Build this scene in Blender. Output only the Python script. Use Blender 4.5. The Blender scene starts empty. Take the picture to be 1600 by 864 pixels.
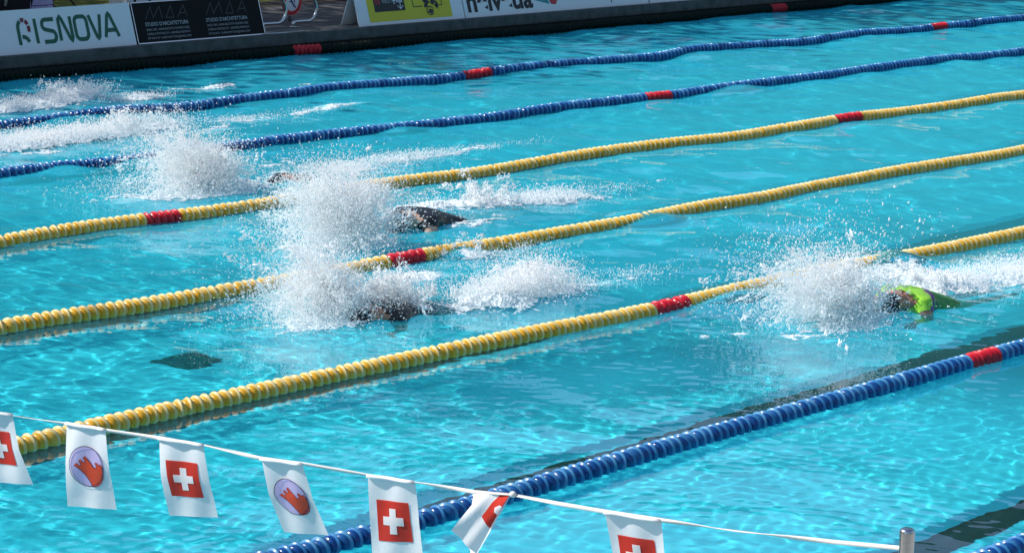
import bpy, bmesh, math, random
import numpy as np
from mathutils import Vector, Matrix, Euler

sc = bpy.context.scene
col = sc.collection
R = math.radians

# ------------------------------------------------------------------ camera
CAM_POS = Vector((-2.985, -7.274, 4.040))
YAW, PITCH, ROLL, FPX = 0.919, 0.175, 0.038, 4867.0
def make_camera():
    f = Vector((math.sin(YAW)*math.cos(PITCH), math.cos(YAW)*math.cos(PITCH), -math.sin(PITCH)))
    rt = Vector((math.cos(YAW), -math.sin(YAW), 0)); up = rt.cross(f)
    r2 = rt*math.cos(ROLL) + up*math.sin(ROLL); u2 = -rt*math.sin(ROLL) + up*math.cos(ROLL)
    M = Matrix((r2, u2, -f)).transposed().to_4x4(); M.translation = CAM_POS
    c = bpy.data.cameras.new('camera'); o = bpy.data.objects.new('camera', c); col.objects.link(o)
    o.matrix_world = M; c.sensor_width = 36; c.lens = 36*FPX/1600; c.clip_start = .1; c.clip_end = 6000
    sc.camera = o
make_camera()

# ------------------------------------------------------------------ sky, sun, exposure
SUN_TRAVEL = Vector((0.72, -1.0, -1.0)).normalized()      # the way the light goes: the sun stands beyond the far side, to the left
sun_az = math.atan2(-SUN_TRAVEL.x, -SUN_TRAVEL.y)          # from +Y, clockwise
sun_el = math.asin(-SUN_TRAVEL.z)
w = bpy.data.worlds.new('World'); sc.world = w; w.use_nodes = True
sky = w.node_tree.nodes.new('ShaderNodeTexSky'); sky.sky_type = 'NISHITA'; sky.sun_disc = False
sky.sun_elevation = sun_el; sky.sun_rotation = sun_az; sky.altitude = 240
w.node_tree.links.new(sky.outputs[0], w.node_tree.nodes['Background'].inputs[0])
w.node_tree.nodes['Background'].inputs[1].default_value = 0.135
sl = bpy.data.lights.new('sun', 'SUN'); sl.energy = 5.0; sl.angle = R(0.53); sl.color = (1, .955, .89)
sl.cycles.is_caustics_light = True
so = bpy.data.objects.new('sun', sl); col.objects.link(so); so.location = (0, 30, 40)
so.rotation_euler = SUN_TRAVEL.to_track_quat('-Z', 'Y').to_euler()
sc.view_settings.view_transform = 'Standard'; sc.view_settings.look = 'None'
sc.view_settings.exposure = 0.20; sc.view_settings.gamma = 1
sc.cycles.max_bounces = 18; sc.cycles.diffuse_bounces = 14; sc.cycles.transmission_bounces = 8; sc.cycles.transparent_max_bounces = 8
sc.cycles.caustics_refractive = True; sc.cycles.caustics_reflective = True
sc.cycles.sample_clamp_indirect = 6.0
try: sc.cycles.use_denoising = True
except Exception: pass

# ------------------------------------------------------------------ helpers
def tag(o, label=None, cat=None, group=None, kind=None):
    if label: o['label'] = label
    if cat: o['category'] = cat
    if group: o['group'] = group
    if kind: o['kind'] = kind
    return o
def recv(o):
    o.cycles.is_caustics_receiver = True; return o
def link(name, me, parent=None, mat=None):
    o = bpy.data.objects.new(name, me); col.objects.link(o)
    if mat is not None and me is not None and len(me.materials) == 0: me.materials.append(mat)
    if parent is not None: o.parent = parent
    return o
def empty(name, loc=(0, 0, 0)):
    o = bpy.data.objects.new(name, None); col.objects.link(o); o.location = loc; o.empty_display_size = .2; return o
def mesh_np(name, v, f, smooth=True, mats=None, midx=None):
    """v (n,3), f (m,k) arrays -> mesh, built fast."""
    v = np.asarray(v, np.float32); f = np.asarray(f, np.int32)
    me = bpy.data.meshes.new(name); m, k = f.shape
    me.vertices.add(len(v)); me.vertices.foreach_set('co', v.ravel())
    me.loops.add(m*k); me.loops.foreach_set('vertex_index', f.ravel())
    me.polygons.add(m); me.polygons.foreach_set('loop_start', np.arange(0, m*k, k, dtype=np.int32))
    me.polygons.foreach_set('loop_total', np.full(m, k, np.int32))
    me.polygons.foreach_set('use_smooth', np.full(m, smooth, bool))
    if midx is not None: me.polygons.foreach_set('material_index', np.asarray(midx, np.int32))
    me.update(calc_edges=True); me.validate()
    for mt in (mats or []): me.materials.append(mt)
    return me
def mesh_py(name, v, f, mat=None, smooth=False):
    me = bpy.data.meshes.new(name); me.from_pydata([tuple(p) for p in v], [], f); me.update()
    if smooth: me.polygons.foreach_set('use_smooth', [True]*len(f))
    if mat: me.materials.append(mat)
    return me
def bm_mesh(name, bm, mat=None, smooth=False):
    me = bpy.data.meshes.new(name); bmesh.ops.recalc_face_normals(bm, faces=bm.faces); bm.to_mesh(me); bm.free()
    if smooth: me.polygons.foreach_set('use_smooth', [True]*len(me.polygons))
    if mat: me.materials.append(mat)
    return me
def add_box(bm, a, b, bevel=0):
    vs = [bm.verts.new((x, y, z)) for z in (a[2], b[2]) for y in (a[1], b[1]) for x in (a[0], b[0])]
    fs = [(0, 2, 3, 1), (4, 5, 7, 6), (0, 1, 5, 4), (2, 6, 7, 3), (0, 4, 6, 2), (1, 3, 7, 5)]
    F = [bm.faces.new([vs[i] for i in q]) for q in fs]
    if bevel:
        es = list({e for f in F for e in f.edges}); bmesh.ops.bevel(bm, geom=es, offset=bevel, segments=2, affect='EDGES')
def box(name, a, b, mat, parent=None, bevel=0):
    bm = bmesh.new(); add_box(bm, a, b, bevel); return link(name, bm_mesh(name, bm, mat), parent)
def tube_data(pts, r, seg=10, cap=True):
    pts = [Vector(p) for p in pts]; n = len(pts); rr = r if hasattr(r, '__len__') else [r]*n
    V = []; F = []; prev = None
    for i, p in enumerate(pts):
        t = (pts[min(i+1, n-1)] - pts[max(i-1, 0)]).normalized()
        a = prev if prev is not None else (Vector((0, 0, 1)) if abs(t.z) < .9 else Vector((1, 0, 0)))
        a = (a - t*a.dot(t)).normalized(); prev = a; b = t.cross(a)
        for k in range(seg):
            g = 2*math.pi*k/seg; V.append(p + (a*math.cos(g) + b*math.sin(g))*rr[i])
    for i in range(n-1):
        for k in range(seg):
            F.append((i*seg+k, i*seg+(k+1) % seg, (i+1)*seg+(k+1) % seg, (i+1)*seg+k))
    if cap: F.append(tuple(range(seg))[::-1]); F.append(tuple((n-1)*seg+k for k in range(seg)))
    return V, F
def tube(name, pts, r, mat, parent=None, seg=10):
    V, F = tube_data(pts, r, seg); return link(name, mesh_py(name, V, F, mat, True), parent)

# pixel of the photograph -> the point of the place it shows, on a plane that is known
_f = Vector((math.sin(YAW)*math.cos(PITCH), math.cos(YAW)*math.cos(PITCH), -math.sin(PITCH)))
_rt = Vector((math.cos(YAW), -math.sin(YAW), 0)); _up = _rt.cross(_f)
_r2 = _rt*math.cos(ROLL) + _up*math.sin(ROLL); _u2 = -_rt*math.sin(ROLL) + _up*math.cos(ROLL)
def measure(u, v, X=None, Y=None, Z=None):
    d = _f + _r2*((u-800)/FPX) - _u2*((v-432)/FPX)
    t = (X-CAM_POS.x)/d.x if X is not None else (Y-CAM_POS.y)/d.y if Y is not None else (Z-CAM_POS.z)/d.z
    return CAM_POS + d*t

# value noise
_rng = np.random.default_rng(7); _tab = _rng.random((256, 256)).astype(np.float32)
def vnoise(x, y):
    xi = np.floor(x).astype(np.int64); yi = np.floor(y).astype(np.int64); fx = x-xi; fy = y-yi
    fx = fx*fx*(3-2*fx); fy = fy*fy*(3-2*fy); xi &= 255; yi &= 255; x1 = (xi+1) & 255; y1 = (yi+1) & 255
    return (_tab[yi, xi]*(1-fx)+_tab[yi, x1]*fx)*(1-fy) + (_tab[y1, xi]*(1-fx)+_tab[y1, x1]*fx)*fy
def fbm(x, y, o=4):
    s = 0; a = .5
    for i in range(o): s = s + a*vnoise(x*2**i+17.3*i, y*2**i+5.1*i); a *= .5
    return s/(1-.5**o)
def sstep(a, b, x):
    t = np.clip((x-a)/(b-a), 0, 1); return t*t*(3-2*t)

# ------------------------------------------------------------------ materials
def mat(name, base, rough=.5, metal=0, spec=.5, noise=None, coat=0, transl=0, bump=None, trans=0, ior=1.45):
    """noise=(scale, other colour, lo, hi)."""
    m = bpy.data.materials.new(name); m.use_nodes = True; nt = m.node_tree; b = nt.nodes['Principled BSDF']
    b.inputs['Base Color'].default_value = (*base, 1); b.inputs['Roughness'].default_value = rough
    b.inputs['Metallic'].default_value = metal; b.inputs['Specular IOR Level'].default_value = spec
    b.inputs['Coat Weight'].default_value = coat; b.inputs['Transmission Weight'].default_value = trans; b.inputs['IOR'].default_value = ior
    tc = nt.nodes.new('ShaderNodeTexCoord')
    colsock = None
    if noise:
        n = nt.nodes.new('ShaderNodeTexNoise'); n.inputs['Scale'].default_value = noise[0]; n.inputs['Detail'].default_value = 6
        r = nt.nodes.new('ShaderNodeValToRGB'); r.color_ramp.elements[0].position = noise[2]; r.color_ramp.elements[1].position = noise[3]
        r.color_ramp.elements[0].color = (*base, 1); r.color_ramp.elements[1].color = (*noise[1], 1)
        nt.links.new(tc.outputs['Object'], n.inputs['Vector']); nt.links.new(n.outputs['Fac'], r.inputs[0])
        nt.links.new(r.outputs[0], b.inputs['Base Color']); colsock = r.outputs[0]
    if bump:
        n2 = nt.nodes.new('ShaderNodeTexNoise'); n2.inputs['Scale'].default_value = bump[0]; n2.inputs['Detail'].default_value = 4
        bp = nt.nodes.new('ShaderNodeBump'); bp.inputs['Strength'].default_value = bump[1]; bp.inputs['Distance'].default_value = bump[2]
        nt.links.new(tc.outputs['Object'], n2.inputs['Vector']); nt.links.new(n2.outputs['Fac'], bp.inputs['Height']); nt.links.new(bp.outputs[0], b.inputs['Normal'])
    if transl:
        t = nt.nodes.new('ShaderNodeBsdfTranslucent'); t.inputs[0].default_value = (*base, 1)
        if colsock: nt.links.new(colsock, t.inputs[0])
        x = nt.nodes.new('ShaderNodeMixShader'); x.inputs[0].default_value = transl
        out = nt.nodes['Material Output']
        nt.links.new(b.outputs[0], x.inputs[1]); nt.links.new(t.outputs[0], x.inputs[2]); nt.links.new(x.outputs[0], out.inputs[0])
    return m
M = {}
M['floor'] = mat('pool_paint', (.12, .80, .88), .6, spec=0, noise=(3.0, (.11, .75, .85), .35, .7))
M['wall'] = mat('pool_wall_paint', (.26, .62, .72), .6, spec=.2)
M['line'] = mat('dark_marking', (.008, .035, .045), .6, spec=.1)
M['gutter'] = mat('shaded_recess_tile', (.012, .014, .014), .35, noise=(9, (.02, .026, .022), .3, .7))  # near black: the shade of the recess under the coping is in the colour
M['grate'] = mat('dark_grate', (.012, .045, .040), .6, spec=.1)
M['grate_bar'] = mat('green_grey_grate_bar', (.03, .10, .085), .6, spec=.1)
M['concrete'] = mat('coping_concrete', (.11, .113, .11), .8, noise=(6, (.05, .062, .056), .38, .72), bump=(40, .4, .004))
M['asphalt'] = mat('deck_asphalt', (.085, .083, .085), .85, noise=(2.2, (.06, .058, .06), .3, .75), bump=(180, .5, .003))
M['neardeck'] = mat('near_deck_concrete', (.38, .37, .35), .8, noise=(4, (.29, .285, .27), .3, .7))
M['grass'] = mat('lawn_grass', (.11, .15, .02), .8, spec=.15, noise=(4, (.19, .19, .04), .3, .7), bump=(90, 1, .03))
M['soil'] = mat('flower_bed_soil', (.035, .027, .02), .9, noise=(12, (.06, .045, .035), .3, .7), bump=(50, 1, .02))
M['forest'] = mat('forest_slope', (.02, .042, .016), .95, spec=.05, noise=(.02, (.035, .062, .025), .35, .65))
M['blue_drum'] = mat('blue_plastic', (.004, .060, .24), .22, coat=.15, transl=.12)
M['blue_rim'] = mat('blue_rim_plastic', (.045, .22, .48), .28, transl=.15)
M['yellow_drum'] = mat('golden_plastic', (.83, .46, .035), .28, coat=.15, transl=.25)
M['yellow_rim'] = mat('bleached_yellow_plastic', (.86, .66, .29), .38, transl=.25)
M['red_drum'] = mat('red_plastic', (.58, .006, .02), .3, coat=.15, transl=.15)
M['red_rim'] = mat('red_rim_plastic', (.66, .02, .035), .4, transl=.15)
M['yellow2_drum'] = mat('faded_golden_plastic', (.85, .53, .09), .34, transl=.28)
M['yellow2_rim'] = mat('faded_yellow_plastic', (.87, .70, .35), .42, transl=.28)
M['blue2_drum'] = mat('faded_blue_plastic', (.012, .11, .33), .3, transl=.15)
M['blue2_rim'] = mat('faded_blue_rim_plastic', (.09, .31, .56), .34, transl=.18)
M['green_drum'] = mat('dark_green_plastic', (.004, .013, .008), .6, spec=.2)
M['cable'] = mat('steel_cable', (.35, .36, .37), .4, metal=1)
M['steel'] = mat('polished_steel', (.62, .62, .63), .18, metal=1, bump=(60, .05, .002))
M['tape'] = mat('white_tape', (.83, .81, .78), .6, transl=.2)
M['flag'] = mat('white_flag_vinyl', (.91, .90, .91), .5, spec=.3, transl=.2, bump=(25, .25, .004))
M['flag_red'] = mat('red_flag_print', (.72, .05, .03), .5, spec=.3, transl=.25)
M['flag_white'] = mat('white_flag_print', (.91, .90, .91), .5, spec=.3, transl=.2)
M['lilac'] = mat('lilac_print', (.60, .52, .80), .5, transl=.25)
M['castle'] = mat('orange_red_print', (.78, .085, .03), .5, transl=.25)
M['ink'] = mat('dark_outline_print', (.03, .02, .06), .5)
M['foam'] = mat('white_foam', (.90, .93, .94), .5, spec=.4, transl=.35)
M['drop'] = mat('spray_drops', (.985, .99, .99), .25, spec=.5, transl=.5)
M['skin'] = mat('wet_skin', (.56, .25, .15), .35, spec=.6, noise=(14, (.48, .20, .12), .35, .7))
M['skin_pale'] = mat('wet_pale_skin', (.60, .36, .27), .35, spec=.6)
M['cap_black'] = mat('black_latex', (.012, .012, .014), .25, spec=.6)
M['suit_black'] = mat('black_swimsuit', (.012, .013, .016), .4, bump=(60, .4, .004))
M['lime'] = mat('lime_swimsuit', (.36, .75, .05), .42, noise=(30, (.28, .62, .04), .4, .65), bump=(70, .5, .004))
M['green_suit'] = mat('green_swimsuit', (.03, .25, .035), .4, noise=(22, (.05, .35, .05), .45, .65), bump=(60, .4, .004))
M['purple'] = mat('purple_trim', (.22, .03, .30), .45)
M['navy'] = mat('navy_trim', (.01, .02, .07), .45)
M['board_white'] = mat('white_board', (.80, .81, .82), .45, spec=.35)
M['board_black'] = mat('black_board', (.010, .010, .011), .6, spec=.12)
M['alu'] = mat('aluminium_frame', (.62, .62, .63), .4, metal=1)
M['p_green'] = mat('dark_green_print', (.005, .105, .055), .5)
M['p_maroon'] = mat('maroon_print', (.20, .012, .03), .5)
M['p_yellow'] = mat('yellow_print', (.66, .55, .02), .5)
M['p_black'] = mat('black_print', (.01, .01, .012), .5)
M['p_white'] = mat('white_print', (.75, .76, .77), .5)
M['p_grey'] = mat('faint_grey_print', (.030, .030, .032), .45)
M['p_lgrey'] = mat('light_grey_print', (.36, .37, .39), .5)
M['p_red'] = mat('red_print', (.55, .02, .03), .5)
M['p_teal'] = mat('teal_print', (.03, .28, .30), .5)
M['p_violet'] = mat('violet_print', (.20, .10, .35), .5)
M['p_blue'] = mat('blue_print', (.03, .06, .25), .5)
M['bark'] = mat('tree_bark', (.075, .05, .035), .9, noise=(8, (.045, .03, .022), .3, .7), bump=(20, 1, .03))
M['leaf'] = mat('tree_leaf', (.045, .10, .018), .6, spec=.3, transl=.3)
M['cloth_dark'] = mat('dark_fabric', (.012, .012, .018), .8)
M['cloth_navy'] = mat('navy_fabric', (.015, .02, .055), .8)
M['cloth_lilac'] = mat('pale_lilac_cloth', (.55, .50, .78), .8, transl=.2)
M['cloth_brown'] = mat('brown_fabric', (.10, .065, .05), .8)
M['chair_frame'] = mat('dark_metal_frame', (.03, .025, .025), .5, metal=.4)
M['white_plastic'] = mat('white_plastic', (.7, .74, .82), .4)
M['red_thing'] = mat('red_bucket_plastic', (.45, .02, .01), .4)
M['petal'] = mat('yellow_petal', (.75, .65, .08), .6, transl=.3)

def water_material():
    m = bpy.data.materials.new('pool_water'); m.use_nodes = True; nt = m.node_tree; b = nt.nodes['Principled BSDF']
    b.inputs['Base Color'].default_value = (.38, .90, .96, 1); b.inputs['Roughness'].default_value = 0
    b.inputs['IOR'].default_value = 1.333; b.inputs['Transmission Weight'].default_value = 1
    a = nt.nodes.new('ShaderNodeAttribute'); a.attribute_name = 'air'
    d = nt.nodes.new('ShaderNodeBsdfDiffuse')
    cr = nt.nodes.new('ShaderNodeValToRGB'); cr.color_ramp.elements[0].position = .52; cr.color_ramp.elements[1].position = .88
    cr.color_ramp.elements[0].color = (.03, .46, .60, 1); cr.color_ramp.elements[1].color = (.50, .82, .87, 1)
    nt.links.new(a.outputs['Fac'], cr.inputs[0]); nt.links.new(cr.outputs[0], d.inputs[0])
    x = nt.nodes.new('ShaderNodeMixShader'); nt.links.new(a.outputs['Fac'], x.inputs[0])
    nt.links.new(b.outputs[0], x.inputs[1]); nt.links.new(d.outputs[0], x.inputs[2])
    nt.links.new(x.outputs[0], nt.nodes['Material Output'].inputs[0])
    return m
M['water'] = water_material()

# ------------------------------------------------------------------ the pool
NEAR, FAR, DEPTH, LEN = -2.62, 17.86, 1.8, 50.0
DZ = 0.25                                                     # deck height over the water
def quad_grid(xs, ys, z):
    X, Y = np.meshgrid(xs, ys); n = X.shape; i = np.arange(X.size).reshape(n)
    f = np.stack([i[:-1, :-1], i[:-1, 1:], i[1:, 1:], i[1:, :-1]], -1).reshape(-1, 4)
    return np.stack([X, Y, np.full(n, z) if np.isscalar(z) else z], -1).reshape(-1, 3), f
v, f = quad_grid(np.linspace(0, LEN, 26), np.linspace(NEAR, FAR, 12), -DEPTH)
fl = recv(tag(link('pool_floor', mesh_np('pool_floor', v, f, False, [M['floor']])), kind='structure'))
for i in range(8):
    y = i*2.5 - 1.25
    v, f = quad_grid(np.array([2.0, 48.0]), np.array([y-.125, y+.125]), -DEPTH+.004)
    recv(link('lane_marking', mesh_np('lane_marking', v, f, False, [M['line']]), fl))
    for x in (2.0, 48.0):
        v, f = quad_grid(np.array([x-.25 if x < 5 else x, x if x < 5 else x+.25]), np.array([y-.5, y+.5]), -DEPTH+.004)
        recv(link('cross_marking', mesh_np('cross_marking', v, f, False, [M['line']]), fl))
# the square drain under the third float line
def drain(x, y):
    e = tag(empty('floor_drain', (x, y, -DEPTH)), 'dark square drain grate on the pool floor beside the yellow line', 'drain')
    bm = bmesh.new(); add_box(bm, (-.17, -.17, 0), (.17, .17, .02)); recv(link('frame', bm_mesh('frame', bm, M['grate']), e))
    for k in range(9):
        bm = bmesh.new(); add_box(bm, (-.155, -.15+k*.0345, .02), (.155, -.131+k*.0345, .028)); recv(link('bar', bm_mesh('bar', bm, M['grate_bar']), e))
drain(12.5, 7.36)
# walls
def wall_strip(name, a, b, z0, z1, m):
    bm = bmesh.new(); add_box(bm, (min(a[0], b[0]), min(a[1], b[1]), z0), (max(a[0], b[0]), max(a[1], b[1]), z1))
    o = recv(tag(link(name, bm_mesh(name, bm, m)), kind='structure')); return o
wall_strip('pool_wall_far', (-.3, FAR), (LEN+.3, FAR+.3), -DEPTH-.05, -.12, M['wall'])
wall_strip('pool_gutter_far', (-.3, FAR+.03), (LEN+.3, FAR+.3), -.12, .12, M['gutter'])
wall_strip('pool_wall_near', (-.3, NEAR-.3), (LEN+.3, NEAR), -DEPTH-.05, .12, M['wall'])
wall_strip('pool_wall_start', (-.3, NEAR), (0, FAR), -DEPTH-.05, .12, M['wall'])
wall_strip('pool_wall_turn', (LEN, NEAR), (LEN+.3, FAR), -DEPTH-.05, .12, M['wall'])

# ------------------------------------------------------------------ water
SW = {                                                        # where the swimmers are: shoulder X, lane Y
    's1': (16.15, 3.85), 's2': (13.2, 6.35), 's3': (16.3, 8.55), 's4': (17.3, 11.0), 's5': (17.5, 13.95), 's6': (19.4, 15.95)}
rng = np.random.default_rng(3)
def waves(X, Y, n, l0, l1, slope, seed, spread=math.pi):
    g = np.random.default_rng(seed); Z = np.zeros_like(X); s = slope*math.sqrt(2.0/n)
    wx = X + .10*np.sin(.9*Y+1.3) + .07*np.sin(1.7*X-.4*Y); wy = Y + .10*np.sin(1.1*X+.5) + .06*np.sin(2.1*Y+.8*X)
    for i in range(n):
        lam = l0*(l1/l0)**g.random(); k = 2*math.pi/lam; a = g.uniform(-spread, spread)
        Z += (s/k)*np.sin(k*(wx*math.cos(a)+wy*math.sin(a))+g.uniform(0, 6.283))
    return Z
def gauss(X, Y, cx, cy, rx, ry):
    return np.exp(-((X-cx)/rx)**2-((Y-cy)/ry)**2)
WAKES = []                                                    # (x, y, rx, ry, strength) of churned water
for k, (sx, sy) in SW.items():
    WAKES += [(sx-.6, sy, 1.2, .8, .8), (sx+.9, sy, 1.4, .8, .7), (sx+3.0, sy, 2.0, .9, .45), (sx+6, sy, 3.0, 1.0, .3)]
MOUNDS = [(15.62, 7.45, .25, .22, .065), (18.15, 7.5, .4, .25, .08), (17.95, 4.95, .35, .25, .10), (20.9, 12.5, .4, .3, .055), (16.3, 12.5, .3, .3, .06),
          (15.7, 4.9, .5, .3, .06), (18.6, 14.9, .6, .3, .05), (26.9, 12.5, .5, .3, .06), (17.2, 12.3, .4, .3, .07)]
def turb(X, Y):
    T = .07 + .30*sstep(5.5, 10, Y) + .20*sstep(11, 16, Y) + .10*sstep(12, 18, X)*(1-sstep(5.5, 10, Y))
    for x, y, rx, ry, s in WAKES: T = np.maximum(T, T*.5 + s*gauss(X, Y, x, y, rx, ry))
    return np.clip(T, 0, 1)
def height_low(X, Y):                                         # the part of the motion the float lines follow
    T = turb(X, Y)
    return T*waves(X, Y, 24, 1.3, 4.5, .055, 11, 1.2)
def height(X, Y):
    T = turb(X, Y)
    Z = T*waves(X, Y, 24, 1.3, 4.5, .055, 11, 1.2)
    Z += (.005+.055*T)*waves(X, Y, 34, .40, 1.3, 1.0, 12)
    Z += (.0095+.020*T)*waves(X, Y, 40, .075, .20, 1.0, 14)*(1-.6*sstep(14, 20, X)) + .040*T*waves(X, Y, 40, .15, .36, 1.0, 13)
    for x, y, rx, ry, h in MOUNDS: Z += h*gauss(X, Y, x, y, rx, ry)
    return Z
def axis(*segs):
    out = []
    for a, b, s in segs: out += list(np.arange(a, b-1e-6, s))
    out.append(segs[-1][1]); return np.array(out)
xs = axis((0, 7, .10), (7, 15, .022), (15, 22, .032), (22, 34, .05), (34, 50, .08))
ys = axis((NEAR, -.2, .07), (-.2, 5.5, .022), (5.5, 9, .030), (9, FAR+.03, .045))
X, Y = np.meshgrid(xs, ys)
H = height(X, Y)
v, f = quad_grid(xs, ys, H)
wme = mesh_np('water', v, f, True, [M['water']])
AIR = [(15.5, 4.0, .8, .45, .75), (14.3, 3.7, 1.0, .45, .22), (17.4, 4.1, 1.1, .5, .55), (13.1, 6.3, .7, .4, .7), (14.5, 6.0, 1.0, .4, .6), (15.4, 5.9, 1.0, .35, .35),
       (15.1, 8.4, .8, .5, .6), (17.6, 8.7, 1.3, .5, .5), (20.3, 8.7, 1.2, .4, .2), (16.3, 11.0, .9, .5, .6), (19.0, 11.0, 1.6, .5, .4), (17.5, 13.9, 1.4, .5, .6),
       (20.8, 14.0, 1.8, .5, .35), (19.5, 15.95, 1.2, .5, .55), (22.5, 16.1, 2.0, .5, .3), (13.9, 2.95, .8, .3, .2), (19.3, 11.1, .8, .17, .95), (20.4, 13.95, .9, .18, .9), (21.7, 14.1, 1.0, .15, .9), (22.2, 16.15, .8, .14, .9), (19.7, 13.5, .9, .15, .8), (17.1, 8.95, .6, .22, .85),
       (18.5, 8.7, .7, .2, .85), (14.6, 6.95, .5, .22, .8), (15.4, 6.0, .8, .12, .85), (18.0, 4.4, 1.2, .4, .85), (19.6, 4.2, 1.2, .3, .8), (16.0, 11.0, 1.0, .3, .8), (15.5, 10.9, .7, .2, .7)]
air = np.zeros_like(X)
for x, y, rx, ry, s in AIR: air = np.maximum(air, s*gauss(X, Y, x, y, rx, ry))
air = np.clip(air*(.25+1.3*fbm(X*1.4, Y*3.2, 4)) - .03, 0, .9)
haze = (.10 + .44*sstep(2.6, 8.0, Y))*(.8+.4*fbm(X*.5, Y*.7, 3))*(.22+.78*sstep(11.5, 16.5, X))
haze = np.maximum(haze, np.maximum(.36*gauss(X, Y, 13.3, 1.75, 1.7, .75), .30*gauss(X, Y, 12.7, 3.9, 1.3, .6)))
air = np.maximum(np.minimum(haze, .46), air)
at = wme.attributes.new('air', 'FLOAT', 'POINT'); at.data.foreach_set('value', air.ravel().astype(np.float32))
water = tag(link('water', wme), kind='structure'); water.cycles.is_caustics_caster = True

# ------------------------------------------------------------------ decks, lawn, hills
def slab(name, a, b, m, bevel=0):
    bm = bmesh.new(); add_box(bm, a, b, bevel); return tag(link(name, bm_mesh(name, bm, m)), kind='structure')
slab('pool_coping_far', (-.5, FAR-.02, .115), (LEN+.5, FAR+.42, DZ), M['concrete'], .012)
slab('pool_deck_far', (-6, FAR+.425, .0), (LEN+10, 20.4, DZ-.004), M['asphalt'])
slab('pool_deck_near', (-6, -9, .0), (LEN+10, NEAR-.005, DZ), M['neardeck'])
slab('pool_deck_start', (-6, NEAR, .0), (-.005, FAR-.03, DZ), M['neardeck'])
slab('pool_deck_turn', (LEN+.005, NEAR, .0), (LEN+10, FAR-.03, DZ), M['neardeck'])
slab('flower_bed', (-6, 20.405, -.1), (LEN+10, 21.1, DZ-.02), M['soil'])
v, f = quad_grid(np.linspace(-900, 1000, 39), np.linspace(21.105, 1000, 30), DZ-.03)
tag(link('lawn', mesh_np('lawn', v, f, False, [M['grass']])), kind='structure')
v, f = quad_grid(np.array([-900., -6.0, LEN+10, 1000.]), np.array([-900., -9, 21.1]), DZ-.04)
f = np.array([q for k, q in enumerate(f) if k != 4])
tag(link('ground', mesh_np('ground', v, f, False, [M['neardeck']])), kind='structure')
def hills():
    A = np.linspace(0, 2*math.pi, 181); rr = np.array([420, 520, 640, 800, 1000, 1300]); V = []; n = len(A)
    prof = np.array([-.02, .18, .42, .68, .9, 1.0])
    for j, r in enumerate(rr):
        hgt = (215 + 95*np.sin(3*A+.7) + 60*np.sin(7*A+2) + 28*np.sin(17*A) + 14*np.sin(41*A+1))*prof[j] + (j > 0)*12*np.sin(23*A+j*2.1)
        V.append(np.stack([20+r*np.cos(A), 8+r*np.sin(A), hgt], -1))
    V = np.concatenate(V); F = [(j*n+i, j*n+i+1, (j+1)*n+i+1, (j+1)*n+i) for j in range(len(rr)-1) for i in range(n-1)]
    tag(link('hills', mesh_np('hills', V, F, True, [M['forest']])), kind='structure')
hills()

# ------------------------------------------------------------------ float lines
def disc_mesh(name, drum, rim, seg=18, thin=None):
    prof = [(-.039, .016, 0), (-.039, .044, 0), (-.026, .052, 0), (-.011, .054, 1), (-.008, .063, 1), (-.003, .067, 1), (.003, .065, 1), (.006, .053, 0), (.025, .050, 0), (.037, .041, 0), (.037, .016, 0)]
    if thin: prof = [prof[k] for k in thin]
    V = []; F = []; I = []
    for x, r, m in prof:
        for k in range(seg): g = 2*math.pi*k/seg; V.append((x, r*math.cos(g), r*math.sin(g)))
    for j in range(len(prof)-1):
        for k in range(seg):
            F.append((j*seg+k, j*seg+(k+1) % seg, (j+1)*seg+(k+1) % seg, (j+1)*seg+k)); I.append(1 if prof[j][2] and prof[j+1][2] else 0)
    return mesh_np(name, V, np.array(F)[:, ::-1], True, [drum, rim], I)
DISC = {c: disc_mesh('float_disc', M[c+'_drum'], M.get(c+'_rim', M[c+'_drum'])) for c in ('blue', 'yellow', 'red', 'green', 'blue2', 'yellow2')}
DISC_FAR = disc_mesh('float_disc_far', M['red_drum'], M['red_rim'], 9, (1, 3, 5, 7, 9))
PITCH_D = .082
MARKS = (5.0, 15.0, 25.45, 36.0, 45.0)
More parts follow.
